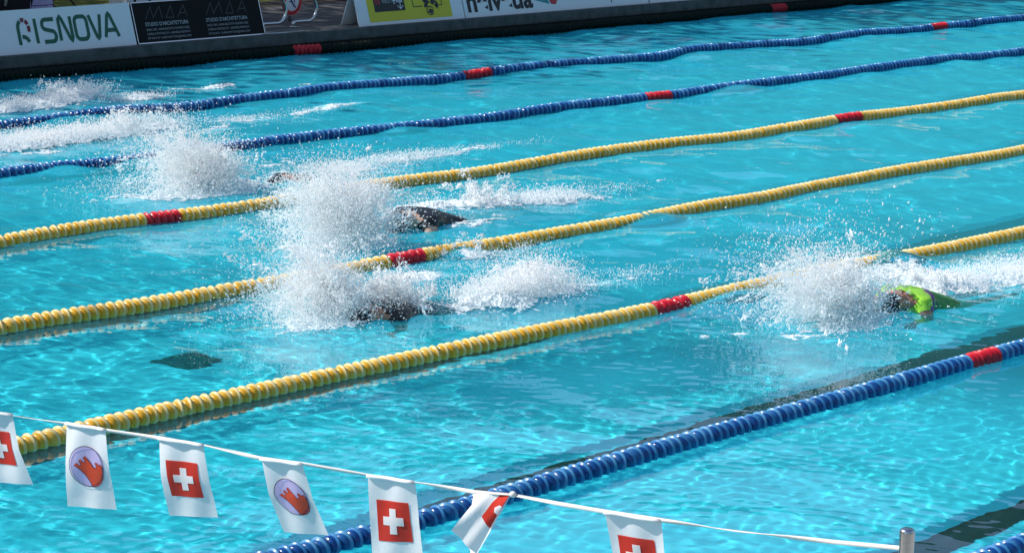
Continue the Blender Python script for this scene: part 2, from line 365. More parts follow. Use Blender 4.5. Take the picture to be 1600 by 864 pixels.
def float_line(i, colour, label, x_first):
    y0 = i*2.5 if i < 7 else 17.70
    root = tag(empty('lane_rope', (0, y0, 0)), label, 'lane rope', 'lane ropes across the pool')
    g = np.random.default_rng(100+i)
    xs = np.arange(.4, LEN-.3, PITCH_D); n = len(xs)
    xs = xs + g.normal(0, .003, n)
    yy = .05*np.sin(xs*.33+i*1.9) + .02*np.sin(xs*1.1+i)
    z = .024 + .6*height_low(xs, np.full(n, y0)) + .005*np.sin(xs*1.7+i*2.3)
    if i == 7: z = z*.4 + .05; yy = yy*.3
    P = np.stack([xs, yy, z], -1)
    T = np.gradient(P, axis=0)
    V, F = tube_data([Vector(p) for p in P[::3]], .009, 6)
    recv(link('cable', mesh_py('cable', V, F, M['cable'], True), root))
    def is_red(x): return any(abs(x-m) < (.225 if m > 6 and m < 44 else 0) for m in MARKS) or x < 5 or x > 45
    order = np.argsort(np.abs(xs-x_first) + (xs < x_first)*60)
    near = set(order[:300].tolist()); rest = []
    for k in range(n):
        c = 'red' if is_red(xs[k]) else colour + ('2' if colour in ('blue', 'yellow') and g.random() < .38 else '')
        t = Vector(T[k]).normalized(); rot = t.to_track_quat('X', 'Z').to_matrix()
        rot = rot @ Euler((g.uniform(0, 6.28), g.normal(0, .11), g.normal(0, .11))).to_matrix()
        if k in near:
            o = bpy.data.objects.new('float_disc', DISC[c]); col.objects.link(o); o.parent = root
            o.matrix_local = Matrix.Translation(P[k]) @ rot.to_4x4(); o.cycles.is_caustics_receiver = True
        else: rest.append((k, c, np.array(rot)))
    if rest:
        src = DISC_FAR
        ff = np.array([list(p.vertices) for p in src.polygons], np.int32); mi = np.array([p.material_index for p in src.polygons], np.int32)
        base = np.array([vv.co for vv in src.vertices]); nv = len(base); VV = []; FF = []; MI = []
        for j, (k, c, rm) in enumerate(rest):
            VV.append(base @ rm.T + P[k]); FF.append(ff+j*nv); MI.append(mi + (2 if c == 'red' else 0))
        me = mesh_np('float_discs_beyond', np.concatenate(VV), np.concatenate(FF), True,
                     [M[colour+'_drum'], M.get(colour+'_rim', M[colour+'_drum']), M['red_drum'], M['red_rim']], np.concatenate(MI))
        recv(tag(link('float_discs_far', me, root), kind='stuff'))
    return root
for a in [(0, 'blue', 'blue float line running past the foot of the bare steel post', 6),
          (1, 'blue', 'blue float line behind the hanging flags, beside the green-suited swimmer', 7),
          (2, 'yellow', 'yellow float line passing right behind the green-suited swimmer', 8),
          (3, 'yellow', 'middle yellow float line crossing over the dark square floor drain', 10),
          (4, 'yellow', 'yellow float line next to the two blue ones, partly hidden by the tallest spray', 12),
          (5, 'blue', 'blue float line next to a yellow one, dipping under waves', 15),
          (6, 'blue', 'blue float line with blue neighbour, closest to the dark gutter edge', 17),
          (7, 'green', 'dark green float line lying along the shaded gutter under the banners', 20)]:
    float_line(*a)

# ------------------------------------------------------------------ spray and foam
OCT_V = np.array([(1, 1, 1), (1, -1, -1), (-1, 1, -1), (-1, -1, 1)], np.float32)*.85
OCT_F = np.array([(0, 1, 2), (0, 3, 1), (0, 2, 3), (1, 3, 2)], np.int32)
def drops_mesh(name, P, S, D=None):
    n = len(P); g = np.random.default_rng(n)
    sc3 = np.stack([S*g.uniform(.8, 1.3, n), S*g.uniform(.8, 1.3, n), S*g.uniform(.8, 1.5, n)], -1)
    a = g.uniform(0, 6.28, n); c, s_ = np.cos(a), np.sin(a)
    V = OCT_V[None]*sc3[:, None, :]
    V = np.stack([V[..., 0]*c[:, None]-V[..., 2]*s_[:, None], V[..., 1], V[..., 0]*s_[:, None]+V[..., 2]*c[:, None]], -1)
    if D is not None:                                          # a flying drop is drawn out along its path
        V = V + (V*D[:, None, :]).sum(-1, keepdims=True)*D[:, None, :]
    V = V + P[:, None, :]
    F = OCT_F[None] + (np.arange(n)*4)[:, None, None]
    return mesh_np(name, V.reshape(-1, 3), F.reshape(-1, 3), False, [M['drop']])
def spray(name, label, clusters, fingers, seed):
    """clusters: (x,y,z, sx,sy,sz, n, rmin, rmax); fingers: (x,y,z, dir xyz, spread, speed, n fingers, drops each)."""
    g = np.random.default_rng(seed); P = []; S = []; DD = []
    for x, y, z, sx, sy, sz, n, r0, r1 in clusters:
        p = g.normal(0, 1, (n, 3))*np.array([sx, sy, sz]) + np.array([x, y, z])
        q = .6*fbm(p[:, 0]*4+p[:, 1]*3+seed, p[:, 2]*4.5+p[:, 1]*2, 3) + .4*fbm(p[:, 0]*15+p[:, 1]*9, p[:, 2]*13+p[:, 1]*11+seed, 3)
        keep = (q + g.normal(0, .05, n) > .44)
        P.append(p[keep]); S.append((r0*(r1/r0)**(g.random(n)**2.2))[keep])
        d = p - np.array([x, y, z-.35]); d /= np.linalg.norm(d, axis=1)[:, None]; DD.append((d*g.uniform(0, 1.0, (n, 1)))[keep])
    for x, y, z, dx, dy, dz, spread, speed, nf, nd in fingers:
        for k in range(nf):
            d = np.array([dx, dy, dz]) + g.normal(0, spread, 3); d /= np.linalg.norm(d); d[2] = abs(d[2])
            sp = speed*g.uniform(.45, 1.1); o = np.array([x, y, z]) + g.normal(0, .10, 3)*np.array([1.4, 1.2, .3])
            T = g.uniform(.02, .32); t = T*(1-.55*g.random(nd)**1.5)
            p = o + d*sp*t[:, None] + np.array([0, 0, -4.9])*(t**2)[:, None] + g.normal(0, .012, (nd, 3))*(1+3*t[:, None])
            vel = d*sp + np.array([0, 0, -9.8])*t[:, None]; vel /= np.linalg.norm(vel, axis=1)[:, None]; DD.append(vel*np.where(g.random((nd, 1)) < .16, g.uniform(1.4, 1.9, (nd, 1)), g.uniform(.3, 1.2, (nd, 1))))
            P.append(p); S.append(.0022*(3.2**(g.random(nd)**1.6))*(1+.5*(t > .9*T)))
    P = np.concatenate(P); S = np.concatenate(S); DD = np.concatenate(DD); k = P[:, 2] > .0
    o = link(name, drops_mesh(name, P[k].astype(np.float32), S[k].astype(np.float32), DD[k]))
    return tag(o, label, 'splash', kind='stuff')
def foam(name, label, blobs, seed, cell=.017, extra=1.0):
    """blobs: (x, y, rx, ry, strength, height)."""
    x0 = min(b[0]-2.0*b[2] for b in blobs); x1 = max(b[0]+2.0*b[2] for b in blobs); y0 = min(b[1]-2.0*b[3] for b in blobs); y1 = max(b[1]+2.0*b[3] for b in blobs)
    xs = np.arange(x0, x1, cell); ys = np.arange(y0, y1, cell); X, Y = np.meshgrid(xs, ys)
    m = np.zeros_like(X); h = np.zeros_like(X)
    wx = X + .25*(fbm(X*2+seed, Y*2, 3)-.5); wy = Y + .25*(fbm(X*2+40, Y*2+seed, 3)-.5)
    for bx, by, rx, ry, s, hh in blobs:
        e = gauss(wx, wy, bx, by, rx*1.15, ry*1.2); m = np.maximum(m, min(1.15, s*(1.2 if hh > .02 else .90))*e); h = np.maximum(h, hh*.40*e)
    n1 = fbm(X*3.2+seed*3.1, Y*5.5+9, 5); n2 = fbm(X*14+seed, Y*20+3, 4); ridge = np.abs(2*fbm(X*6+seed*7, Y*9, 4)-1)*2.2
    N = np.clip(.5+1.5*(.45*n1+.55*n2-.5)+.30*(ridge-.45), 0, 1.3)
    val = m*1.12 - (.12+.92*N)
    Z = height(X, Y) + .004 + np.clip(val, 0, 1)*.02 + h*np.clip(m, 0, 1)*(1.7*fbm(X*6+3, Y*8+seed, 5)**1.5+.5*(1-ridge)*n2) + .05*np.clip(m, 0, 1)*(n2-.5)*(h > .01)
    g = np.random.default_rng(seed)
    Z = Z + np.abs(g.normal(0, .006, Z.shape))*np.clip(val*3, 0, 1)*(1+8*h)
    vi = np.arange(X.size).reshape(X.shape)
    q = np.stack([vi[:-1, :-1], vi[:-1, 1:], vi[1:, 1:], vi[1:, :-1]], -1).reshape(-1, 4)
    cv = .25*(val[:-1, :-1]+val[:-1, 1:]+val[1:, 1:]+val[1:, :-1]).ravel()
    q = q[cv + g.normal(0, .035, cv.shape) > 0]
    used, inv = np.unique(q, return_inverse=True); q = inv.reshape(q.shape)
    jit = g.normal(0, cell*.18, (X.size, 2)); V = np.stack([X.ravel()+jit[:, 0], Y.ravel()+jit[:, 1], Z.ravel()], -1)[used]
    o = tag(link(name, mesh_np(name, V, q, False, [M['foam']])), label, 'foam', kind='stuff')
    # fine drops thrown up from the foam
    pk = m.ravel()*np.clip(val.ravel()*3+.35, 0, 1); nd = int(extra*pk.sum()*.40); idx = g.choice(X.size, nd, p=pk/pk.sum())
    P = np.stack([X.ravel()[idx], Y.ravel()[idx], Z.ravel()[idx] + np.abs(g.normal(0, .022, nd))*(1+h.ravel()[idx]*9)], -1) + g.normal(0, .012, (nd, 3))
    S = .002*(3.0**(g.random(nd)**1.8))
    d = drops_mesh(name+'_drops', P.astype(np.float32), S.astype(np.float32))
    link('foam_drops', d, o); return o

spray('spray', 'spray thrown up ahead of the green-suited swimmer, over the yellow line',
      [(15.58, 4.0, .16, 0.172, 0.146, 0.086, 19125, 0.00205, 0.00510), (15.5, 4.07, .28, 0.258, 0.224, 0.138, 14875, 0.00180, 0.00595), (15.35, 4.17, .34, 0.387, 0.292, 0.172, 5525, 0.00164, 0.00595), (16.0, 4.0, .62, 0.301, 0.258, 0.103, 325, 0.00246, 0.00765), (15.3, 4.0, .08, 0.387, 0.301, 0.043, 4675, 0.00164, 0.00510)],
      [(15.62, 4.02, .05, -.35, .25, .9, .38, 3.10, 130, 45), (15.68, 3.95, .05, .3, .1, 1.0, .35, 2.84, 60, 40)], 21)
spray('spray', 'dense tall spray burst ahead of the black-suited swimmer with a bare pale arm',
      [(15.30, 8.30, .24, 0.206, 0.189, 0.138, 29750, 0.00205, 0.00510), (15.15, 8.4, .42, 0.224, 0.206, 0.129, 19125, 0.00205, 0.00510), (15.1, 8.3, .12, 0.292, 0.241, 0.069, 12750, 0.00164, 0.00510), (14.9, 8.2, .3, 0.430, 0.344, 0.206, 5312, 0.00164, 0.00595), (14.5, 7.8, .08, 0.301, 0.258, 0.069, 1125, 0.00246, 0.00680)],
      [(15.35, 8.3, .05, -.3, .2, .9, .35, 3.10, 110, 45), (15.3, 8.2, .05, .1, .1, 1.0, .3, 3.18, 60, 45)], 22)
spray('spray', 'narrow spray column rising over a swimmer in a black cap',
      [(12.92, 6.48, .22, 0.138, 0.146, 0.120, 14875, 0.00197, 0.00510), (12.85, 6.5, .12, 0.224, 0.215, 0.069, 11050, 0.00180, 0.00510), (12.7, 6.5, .26, 0.327, 0.275, 0.172, 3825, 0.00164, 0.00595), (13.15, 6.35, .10, 0.172, 0.129, 0.052, 6375, 0.00180, 0.00510), (12.5, 6.35, .05, 0.344, 0.258, 0.043, 3187, 0.00164, 0.00510)],
      [(12.95, 6.45, .05, -.25, .2, 1.0, .3, 3.01, 90, 40), (13.45, 6.3, .05, .05, .1, 1.0, .2, 1.89, 26, 40)], 23)
spray('spray', 'spray burst on the blue line, two lanes from the dark gutter line',
      [(16.55, 11.0, .17, 0.189, 0.172, 0.086, 17000, 0.00213, 0.00552), (16.45, 11.1, .30, 0.224, 0.189, 0.129, 11687, 0.00213, 0.00595), (16.2, 11.2, .36, 0.361, 0.258, 0.155, 4675, 0.00205, 0.00680), (16.0, 11.0, .08, 0.430, 0.258, 0.043, 5525, 0.00205, 0.00552)],
      [(16.6, 11.0, .05, -.4, .25, .85, .38, 3.01, 110, 40), (16.6, 11.2, .1, -.1, .3, 1, .3, 3.27, 40, 40)], 24)
spray('spray', 'churned kick splash behind the swimmer in the black cap',
      [(14.3, 6.02, .07, 0.189, 0.138, 0.060, 10000, 0.00197, 0.00552), (14.75, 6.08, .10, 0.206, 0.155, 0.077, 12500, 0.00197, 0.00552), (14.5, 6.05, .05, 0.344, 0.172, 0.043, 5000, 0.00197, 0.00510), (13.5, 6.3, .10, 0.103, 0.103, 0.077, 4375, 0.00197, 0.00510), (15.5, 6.0, .02, 0.430, 0.103, 0.017, 2250, 0.00180, 0.00510)],
      [(14.7, 6.1, .05, .1, .1, 1, .5, 1.72, 60, 35), (13.5, 6.3, .05, .0, .1, 1, .25, 2.06, 26, 40)], 25)
spray('spray', 'ragged kick splash behind the swimmer with the bare pale arm',
      [(17.65, 8.75, .05, 0.172, 0.138, 0.052, 6250, 0.00213, 0.00552), (18.3, 8.68, .04, 0.258, 0.129, 0.043, 6250, 0.00213, 0.00552), (17.1, 8.9, .03, 0.344, 0.189, 0.026, 3750, 0.00205, 0.00510), (19.0, 8.7, .02, 0.430, 0.129, 0.017, 1500, 0.00205, 0.00510)],
      [(17.55, 8.75, .05, .05, .1, 1, .3, 2.15, 40, 35)], 26)
spray('spray', 'low bank of churned spray between the two blue lines',
      [(17.2, 13.92, .06, 0.430, 0.172, 0.043, 11250, 0.00246, 0.00595), (18.1, 13.97, .05, 0.344, 0.138, 0.043, 7500, 0.00246, 0.00595), (18.85, 14.0, .07, 0.258, 0.120, 0.052, 7500, 0.00246, 0.00595), (20.4, 13.95, .02, 0.516, 0.103, 0.017, 2500, 0.00246, 0.00510)],
      [(18.6, 14.0, .05, -.3, .1, 1, .4, 1.89, 40, 30)], 27)
spray('spray', 'low churned spray in the shaded lane beside the gutter',
      [(19.2, 15.95, .05, 0.344, 0.138, 0.034, 6250, 0.00246, 0.00595), (19.95, 16.1, .08, 0.241, 0.120, 0.052, 7500, 0.00246, 0.00595), (20.6, 15.85, .03, 0.344, 0.103, 0.017, 2500, 0.00246, 0.00510)],
      [(19.8, 16.1, .05, -.2, .1, 1, .4, 1.72, 30, 30)], 28)
spray('spray', 'thin trail of froth behind the spray burst on the blue line',
      [(19.3, 11.1, .02, .5, .10, .025, 4500, .0022, .0055), (18.5, 11.02, .02, .4, .16, .025, 3500, .0022, .0055), (20.4, 11.08, .01, .6, .08, .015, 1500, .0022, .005)], [(18.9, 11.1, .02, .1, .1, 1, .5, 1.4, 14, 25)], 41)
spray('spray', 'small splash washing over the middle yellow line beside its red section',
      [(15.62, 7.4, .05, .16, .10, .03, 2600, .002, .0052), (15.9, 7.2, .02, .3, .14, .02, 1500, .002, .005), (14.7, 6.95, .015, .4, .18, .012, 1800, .002, .005)], [(15.6, 7.4, .05, 0, .1, 1, .5, 1.4, 14, 25)], 42)
spray('spray', 'churned spray trailing behind the green-suited swimmer',
      [(17.35, 4.2, .04, 0.344, 0.138, 0.034, 7500, 0.00197, 0.00552), (18.2, 4.1, .04, 0.430, 0.172, 0.034, 7500, 0.00197, 0.00552), (17.3, 4.65, .03, 0.301, 0.138, 0.026, 3750, 0.00197, 0.00510), (19.2, 4.1, .03, 0.516, 0.172, 0.026, 5000, 0.00197, 0.00510)],
      [(17.1, 4.2, .04, .3, .1, 1, .5, 1.63, 30, 30)], 29)
foam('foam', 'white water trailing behind the green-suited swimmer',
     [(17.35, 4.15, .75, .24, .95, .07), (17.5, 4.65, .45, .22, .75, .03), (16.75, 3.95, .35, .16, .9, .06), (18.3, 4.05, .7, .25, .8, .05), (15.7, 4.0, .5, .3, .85, .04), (14.6, 4.25, .4, .10, .55, 0), (15.0, 4.0, .5, .2, .5, .01)], 31)
foam('foam', 'mounded white kick foam behind the swimmer in the black cap',
     [(14.25, 6.0, .42, .22, 1.0, .16), (14.75, 6.05, .40, .26, 1.0, .20), (13.5, 6.25, .3, .2, .95, .12), (13.0, 6.35, .5, .25, .95, .06), (12.6, 6.2, .5, .14, .7, .01), (15.3, 6.0, .7, .10, .7, .01), (14.6, 6.95, .5, .25, .6, .01), (15.6, 7.3, .35, .14, .7, .0)], 32)
foam('foam', 'ragged white kick foam behind the swimmer with the bare pale arm',
     [(17.75, 8.75, .45, .22, .95, .11), (18.4, 8.65, .5, .18, .9, .07), (17.1, 8.95, .55, .25, .8, .04), (15.2, 8.35, .6, .3, .95, .06), (16.9, 8.35, .5, .16, .7, .02), (20.3, 8.75, .6, .10, .5, 0), (14.6, 8.1, .5, .25, .5, 0)], 33, .02)
foam('foam', 'white water round the spray burst on the blue line',
     [(16.5, 11.0, .7, .28, .95, .05), (15.7, 10.95, .7, .2, .65, .01), (19.3, 11.1, .7, .16, .72, .02), (18.5, 11.0, .6, .2, .68, .02), (18.2, 11.6, .6, .15, .55, .01), (20.1, 11.05, .7, .1, .6, .01), (17.6, 11.1, .4, .2, .6, .02)], 34, .022)
foam('foam', 'long low bank of foam between the two blue lines',
     [(17.2, 13.9, .75, .26, 1.05, .12), (18.0, 13.95, .6, .2, .95, .10), (18.8, 14.0, .5, .2, .95, .11), (20.4, 13.95, .8, .16, .6, .01), (21.7, 14.1, .9, .14, .65, .01), (16.9, 13.5, .6, .15, .6, .01), (19.6, 13.5, .9, .16, .5, 0)], 35, .024, 1.4)
foam('foam', 'low foam ridge in the shaded lane beside the gutter',
     [(19.2, 15.95, .7, .22, .95, .08), (19.9, 16.1, .45, .2, 1.0, .13), (20.6, 15.8, .5, .15, .75, .03), (22.2, 16.15, .7, .12, .7, .01), (25.3, 16.35, .7, .08, .6, 0), (22.7, 15.5, .9, .1, .45, 0)], 36, .026, 1.3)

# ------------------------------------------------------------------ swimmers (butterfly, heading down the lane)
def body_mesh(name, arm_side=1.0):
    pts = {}; E = []
    def add(k, p, r, frm=None):
        pts[k] = (p, r)
        if frm: E.append((frm, k))
    add('pelvis', (0, 0, 0), (.155, .105)); add('waist', (.17, 0, .035), (.135, .095), 'pelvis'); add('ribs', (.33, 0, .065), (.155, .11), 'waist')
    add('chest', (.47, 0, .075), (.165, .11), 'ribs'); add('neck', (.60, 0, .07), (.06, .06), 'chest'); add('nape', (.67, 0, .055), (.072, .078), 'neck')
    add('skull', (.76, 0, .0), (.085, .10), 'nape'); add('crown', (.84, 0, -.035), (.06, .07), 'skull'); add('nose', (.78, 0, -.11), (.025, .025), 'skull')
    for s, n in ((1, 'l'), (-1, 'r')):
        add('sh'+n, (.50, s*.155, .06), (.078, .078), 'chest'); add('ua'+n, (.525, s*.215, -.03), (.056, .056), 'sh'+n)
        add('el'+n, (.53, s*.255, -.17), (.044, .044), 'ua'+n); add('fa'+n, (.49, s*.22, -.26), (.041, .041), 'el'+n); add('wr'+n, (.44, s*.17, -.36), (.028, .02), 'fa'+n)
        add('pa'+n, (.425, s*.155, -.43), (.036, .016), 'wr'+n)
        for q, (dy, ln) in enumerate(((-.03, .075), (-.01, .092), (.012, .088), (.032, .068))):
            add(f'f{q}a'+n, (.42+dy*.3, s*(.15+dy), -.475), (.010, .009), 'pa'+n); add(f'f{q}b'+n, (.412, s*(.15+dy*1.2), -.475-ln*.5), (.009, .008), f'f{q}a'+n)
            add(f'f{q}c'+n, (.40, s*(.15+dy*1.3), -.475-ln), (.007, .007), f'f{q}b'+n)
        add('tha'+n, (.455, s*.12, -.42), (.012, .011), 'wr'+n); add('thb'+n, (.46, s*.10, -.46), (.009, .009), 'tha'+n)
        add('hip'+n, (-.08, s*.085, -.01), (.095, .10), 'pelvis'); add('th'+n, (-.28, s*.09, -.03), (.078, .08), 'hip'+n); add('kn'+n, (-.50, s*.085, -.06), (.056, .058), 'th'+n)
        add('ca'+n, (-.66, s*.085, -.05), (.052, .054), 'kn'+n); add('an'+n, (-.90, s*.08, -.01), (.034, .036), 'ca'+n); add('to'+n, (-1.08, s*.08, -.02), (.04, .018), 'an'+n)
    keys = list(pts); me = bpy.data.meshes.new(name)
    me.from_pydata([pts[k][0] for k in keys], [(keys.index(a), keys.index(b)) for a, b in E], [])
    o = bpy.data.objects.new(name, me); col.objects.link(o)
    md = o.modifiers.new('skin', 'SKIN'); sv = me.skin_vertices[0].data
    for i, k in enumerate(keys): sv[i].radius = pts[k][1]; sv[i].use_root = (k == 'pelvis')
    md.use_smooth_shade = True; sb = o.modifiers.new('sub', 'SUBSURF'); sb.levels = 2; sb.render_levels = 2
    dg = bpy.context.evaluated_depsgraph_get(); out = bpy.data.meshes.new_from_object(o.evaluated_get(dg), depsgraph=dg)
    bpy.data.objects.remove(o); out.materials.clear(); return out
BODY = body_mesh('swimmer_body'); BODY.polygons.foreach_set('use_smooth', [True]*len(BODY.polygons))
def shell(name, src, test, off, mats, midx=None):
    """a garment: the faces of the body that pass the test, pushed out a little, with an edge turned in."""
    bm = bmesh.new(); bm.from_mesh(src); bm.normal_update()
    bmesh.ops.delete(bm, geom=[f for f in bm.faces if not test(f.calc_center_median())], context='FACES')
    todo = set(bm.verts); best = set()
    while todo:
        st = [todo.pop()]; isl = set(st)
        while st:
            for e_ in st.pop().link_edges:
                for v_ in e_.verts:
                    if v_ not in isl: isl.add(v_); todo.discard(v_); st.append(v_)
        if len(isl) > len(best): best = isl
    bmesh.ops.delete(bm, geom=[v_ for v_ in bm.verts if v_ not in best], context='VERTS')
    nn = {v: v.normal.copy() for v in bm.verts}
    for v_ in bm.verts: v_.co += nn[v_]*off
    if midx:
        for f_ in bm.faces: f_.material_index = midx(f_.calc_center_median())
    me = bpy.data.meshes.new(name); bm.to_mesh(me); bm.free(); me.polygons.foreach_set('use_smooth', [True]*len(me.polygons))
    for m_ in mats: me.materials.append(m_)
    return me
in_torso = lambda c: -.24 < c.x < .575 and c.z > -.08 and (abs(c.y) < .18 or (abs(c.y) < .26 and c.z > .045))
in_legs = lambda c: -.52 < c.x < .20 and abs(c.y) < .25
in_cap = lambda c: c.x > .685 and abs(c.y) < .14 and c.z > -.07 and c.x < .95
def green_idx(c):
    f_ = .455-(.17-c.y)*.95 - c.x                               # the panel seam runs slantwise across the back
    return 0 if f_ < 0 else 2 if f_ < .05 else 3 if .115 < f_ < .145 else 1
def swimmer(label, loc, rotz, tilt, suit, cap, skin='skin', roll=0):
    root = tag(empty('person', loc), label, 'person', 'swimmers racing butterfly'); root.rotation_euler = (roll, -tilt, rotz)
    b = BODY.copy(); b.materials.append(M[skin]); recv(link('body', b, root))
    if suit == 'green':
        recv(link('swimsuit', shell('swimsuit', BODY, in_torso, .006, [M['lime'], M['green_suit'], M['purple'], M['navy']], green_idx), root))
    elif suit == 'black':
        recv(link('swimsuit', shell('swimsuit', BODY, lambda c: in_torso(c) or (in_legs(c) and c.x > -.42), .006, [M['suit_black']]), root))
    else:
        recv(link('swim_trunks', shell('swim_trunks', BODY, lambda c: in_legs(c) and c.x < .1, .006, [M['suit_black']]), root))
    recv(link('swim_cap', shell('swim_cap', BODY, in_cap, .005, [M[cap]]), root))
    return root
swimmer('swimmer in a lime and green swimsuit with a purple stripe, bare shoulder', (16.74, 3.85, -.045), math.pi, R(7), 'green', 'cap_black', roll=R(-8))
swimmer('swimmer in a black cap, mostly hidden by spray and kick foam', (13.72, 6.22, -.095), math.pi, R(5), 'black', 'cap_black', roll=R(-7))
swimmer('swimmer in a black swimsuit, back arched out of the water, pale arm forward', (16.85, 8.5, -.055), math.pi, R(7), 'black', 'cap_black', 'skin_pale', R(-5))
swimmer('swimmer with a dark cap just breaking the surface beside the tallest spray', (18.1, 10.95, -.20), math.pi, R(11), 'black', 'cap_black')
swimmer('swimmer with bare back almost buried in foam between the blue lines', (17.85, 13.95, -.17), math.pi, R(7), 'trunks', 'cap_black', 'skin_pale')

# ------------------------------------------------------------------ flag line
def surf_grid(rowsL, rowsR, nu, nv, bulge, seed):
    """a cloth between two edge polylines (3-D points), with a little billow along X."""
    def samp(P, t):
        k = t*(len(P)-1); i = min(int(k), len(P)-2); a = k-i; return P[i]*(1-a)+P[i+1]*a
    G = []
    for j in range(nv+1):
        t = j/nv; a = samp(rowsL, t); b = samp(rowsR, t); row = []
        for i in range(nu+1):
            u = i/nu; p = a*(1-u)+b*u
            row.append(p + Vector((bulge*math.sin(math.pi*(.15+u*.8))*math.sin(math.pi*min(1, t*1.1))*(.6+.4*math.sin(seed+3*u)) + .004*math.sin(9*u+4*t+seed), 0, 0)))
        G.append(row)
    return G
def g_eval(G, u, t):
    nv = len(G)-1; nu = len(G[0])-1; x = min(max(u, 0), 1)*nu; y = min(max(t, 0), 1)*nv; i = min(int(x), nu-1); j = min(int(y), nv-1); a = x-i; b = y-j
    return (G[j][i]*(1-a)+G[j][i+1]*a)*(1-b) + (G[j+1][i]*(1-a)+G[j+1][i+1]*a)*b
def sheet(name, G, m, parent, off=0):
    nv = len(G)-1; nu = len(G[0])-1
    V = [p + Vector((off, 0, 0)) for r in G for p in r]; F = [(j*(nu+1)+i, j*(nu+1)+i+1, (j+1)*(nu+1)+i+1, (j+1)*(nu+1)+i) for j in range(nv) for i in range(nu)]
    me = mesh_py(name, V, F, m, True); return link(name, me, parent)
def print_poly(name, G, poly, m, parent, off, n=10):
    """a flat print on the cloth: fill a uv polygon with a fine mesh and lay it on the sheet."""
    bm = bmesh.new(); vs = [bm.verts.new((p[0], p[1], 0)) for p in poly]; bm.faces.new(vs); bm.normal_update()
    bmesh.ops.triangulate(bm, faces=bm.faces)
    for axis_ in (0, 1):
        lo = min(p[axis_] for p in poly); hi = max(p[axis_] for p in poly); k = max(2, int((hi-lo)*n))
        for q in range(1, k):
            c = [0, 0, 0]; c[axis_] = lo+(hi-lo)*q/k; nrm = [0, 0, 0]; nrm[axis_] = 1
            bmesh.ops.bisect_plane(bm, geom=list(bm.verts)+list(bm.edges)+list(bm.faces), plane_co=c, plane_no=nrm)
    for v_ in bm.verts: v_.co = g_eval(G, v_.co.x, v_.co.y) + Vector((-off, 0, 0))
    return link(name, bm_mesh(name, bm, m, True), parent)
def ring_poly(G, pts, wd, m, parent, off, name='outline'):
    V = []; F = []; n = len(pts)
    for k in range(n):
        a = Vector(pts[k-1]); b = Vector(pts[k]); c = Vector(pts[(k+1) % n]); t = (c-a).normalized(); nn = Vector((-t.y, t.x*.6))
        for s in (-1, 1):
            q = b + nn*wd*s; V.append(g_eval(G, q.x, q.y) + Vector((-off, 0, 0)))
    for k in range(n): F.append((2*k, 2*k+1, (2*k+3) % (2*n), (2*k+2) % (2*n)))
    return link(name, mesh_py(name, V, F, m), parent)
CASTLE = [(180, 438), (205, 418), (228, 438), (240, 425), (222, 395), (238, 382), (262, 408), (275, 395), (258, 365), (275, 350), (352, 450), (375, 440), (362, 405), (372, 395), (395, 418), (412, 410),
          (426, 440), (430, 480), (424, 530), (405, 575), (375, 605), (345, 616), (322, 617), (300, 570), (265, 515), (225, 470)]
bunting = tag(empty('flag_line', (5, -2.72, 1.4)), 'white tape line of hanging printed flags tied to the steel post', 'bunting')
BO = Vector(bunting.location)
def flag(kind, TL, TR, BR, BL, dx, bulge, seed, label):
    def P(uv, x): return measure(uv[0], uv[1], X=5+x) - BO
    def edge(a, b):
        mid = (a[0]*.55+b[0]*.45 - (b[0]-a[0])*.10, a[1]*.5+b[1]*.5); return [P(a, 0), P(mid, dx*.4), P(b, dx)]
    G = surf_grid(edge(TL, BL), edge(TR, BR), 10, 14, bulge, seed)
    fl_ = sheet('flag', G, M['flag'], bunting); fl_['label'] = label
    # hem folded over the tape
    hv, hf = tube_data([g_eval(G, u/8, 0) + Vector((-.004, 0, -.001)) for u in range(9)], .0075, 8); link('hem', mesh_py('hem', hv, hf, M['flag'], True), fl_)
    if kind == 'cross':
        a, b, c, d = .15, .82, .265, .735
        print_poly('red_square', G, [(a, c), (b, c), (b, d), (a, d)], M['flag_red'], fl_, .0018, 24)
        cx, cy, hx, hy, wx, wy = (a+b)/2, (c+d)/2, (b-a)*.315, (d-c)*.315, (b-a)*.105, (d-c)*.105
        print_poly('white_cross', G, [(cx-wx, cy-hy), (cx+wx, cy-hy), (cx+wx, cy-wy), (cx+hx, cy-wy), (cx+hx, cy+wy), (cx+wx, cy+wy), (cx+wx, cy+hy), (cx-wx, cy+hy), (cx-wx, cy+wy), (cx-hx, cy+wy), (cx-hx, cy-wy), (cx-wx, cy-wy)], M['flag_white'], fl_, .0034, 24)
    elif kind == 'castle':
        cx, cy, rx, ry = .515, .485, .375, .245
        ov = [(cx+rx*math.cos(k*math.pi/20), cy+ry*math.sin(k*math.pi/20)) for k in range(40)]
        print_poly('lilac_oval', G, ov, M['lilac'], fl_, .0018, 20)
        cs = [(cx+rx*(x-287)/147, cy+ry*(y-440)/178) for x, y in CASTLE]
        print_poly('red_castle', G, cs, M['castle'], fl_, .0034, 20)
        ring_poly(G, cs, .006, M['ink'], fl_, .0048); ring_poly(G, ov, .008, M['ink'], fl_, .0056)
    return G
flag('cross', (-47, 640), (20, 648), (51, 757), (-26, 752), .09, .012, .4, 'cross flag at the end away from the post')
flag('castle', (103, 661), (166, 671), (181, 796), (106.5, 790), .08, -.012, 1.3, 'castle emblem flag hanging straight')
flag('cross', (248, 684), (319, 695), (340, 808), (265, 805), .09, -.012, 2.2, 'cross flag with slightly slanted sides')
flag('castle', (408.5, 716), (473, 725), (514, 836), (443, 831), .10, .012, 3.1, 'castle emblem flag blown slantwise')
flag('cross', (576, 742), (648, 753), (664, 882), (581, 880), .09, .012, 4.0, 'cross flag beside the folded one')
flag('cross', (946, 799), (1032, 813), (1052, 940), (974, 928), .10, .010, 5.2, 'cross flag closest to the steel post')
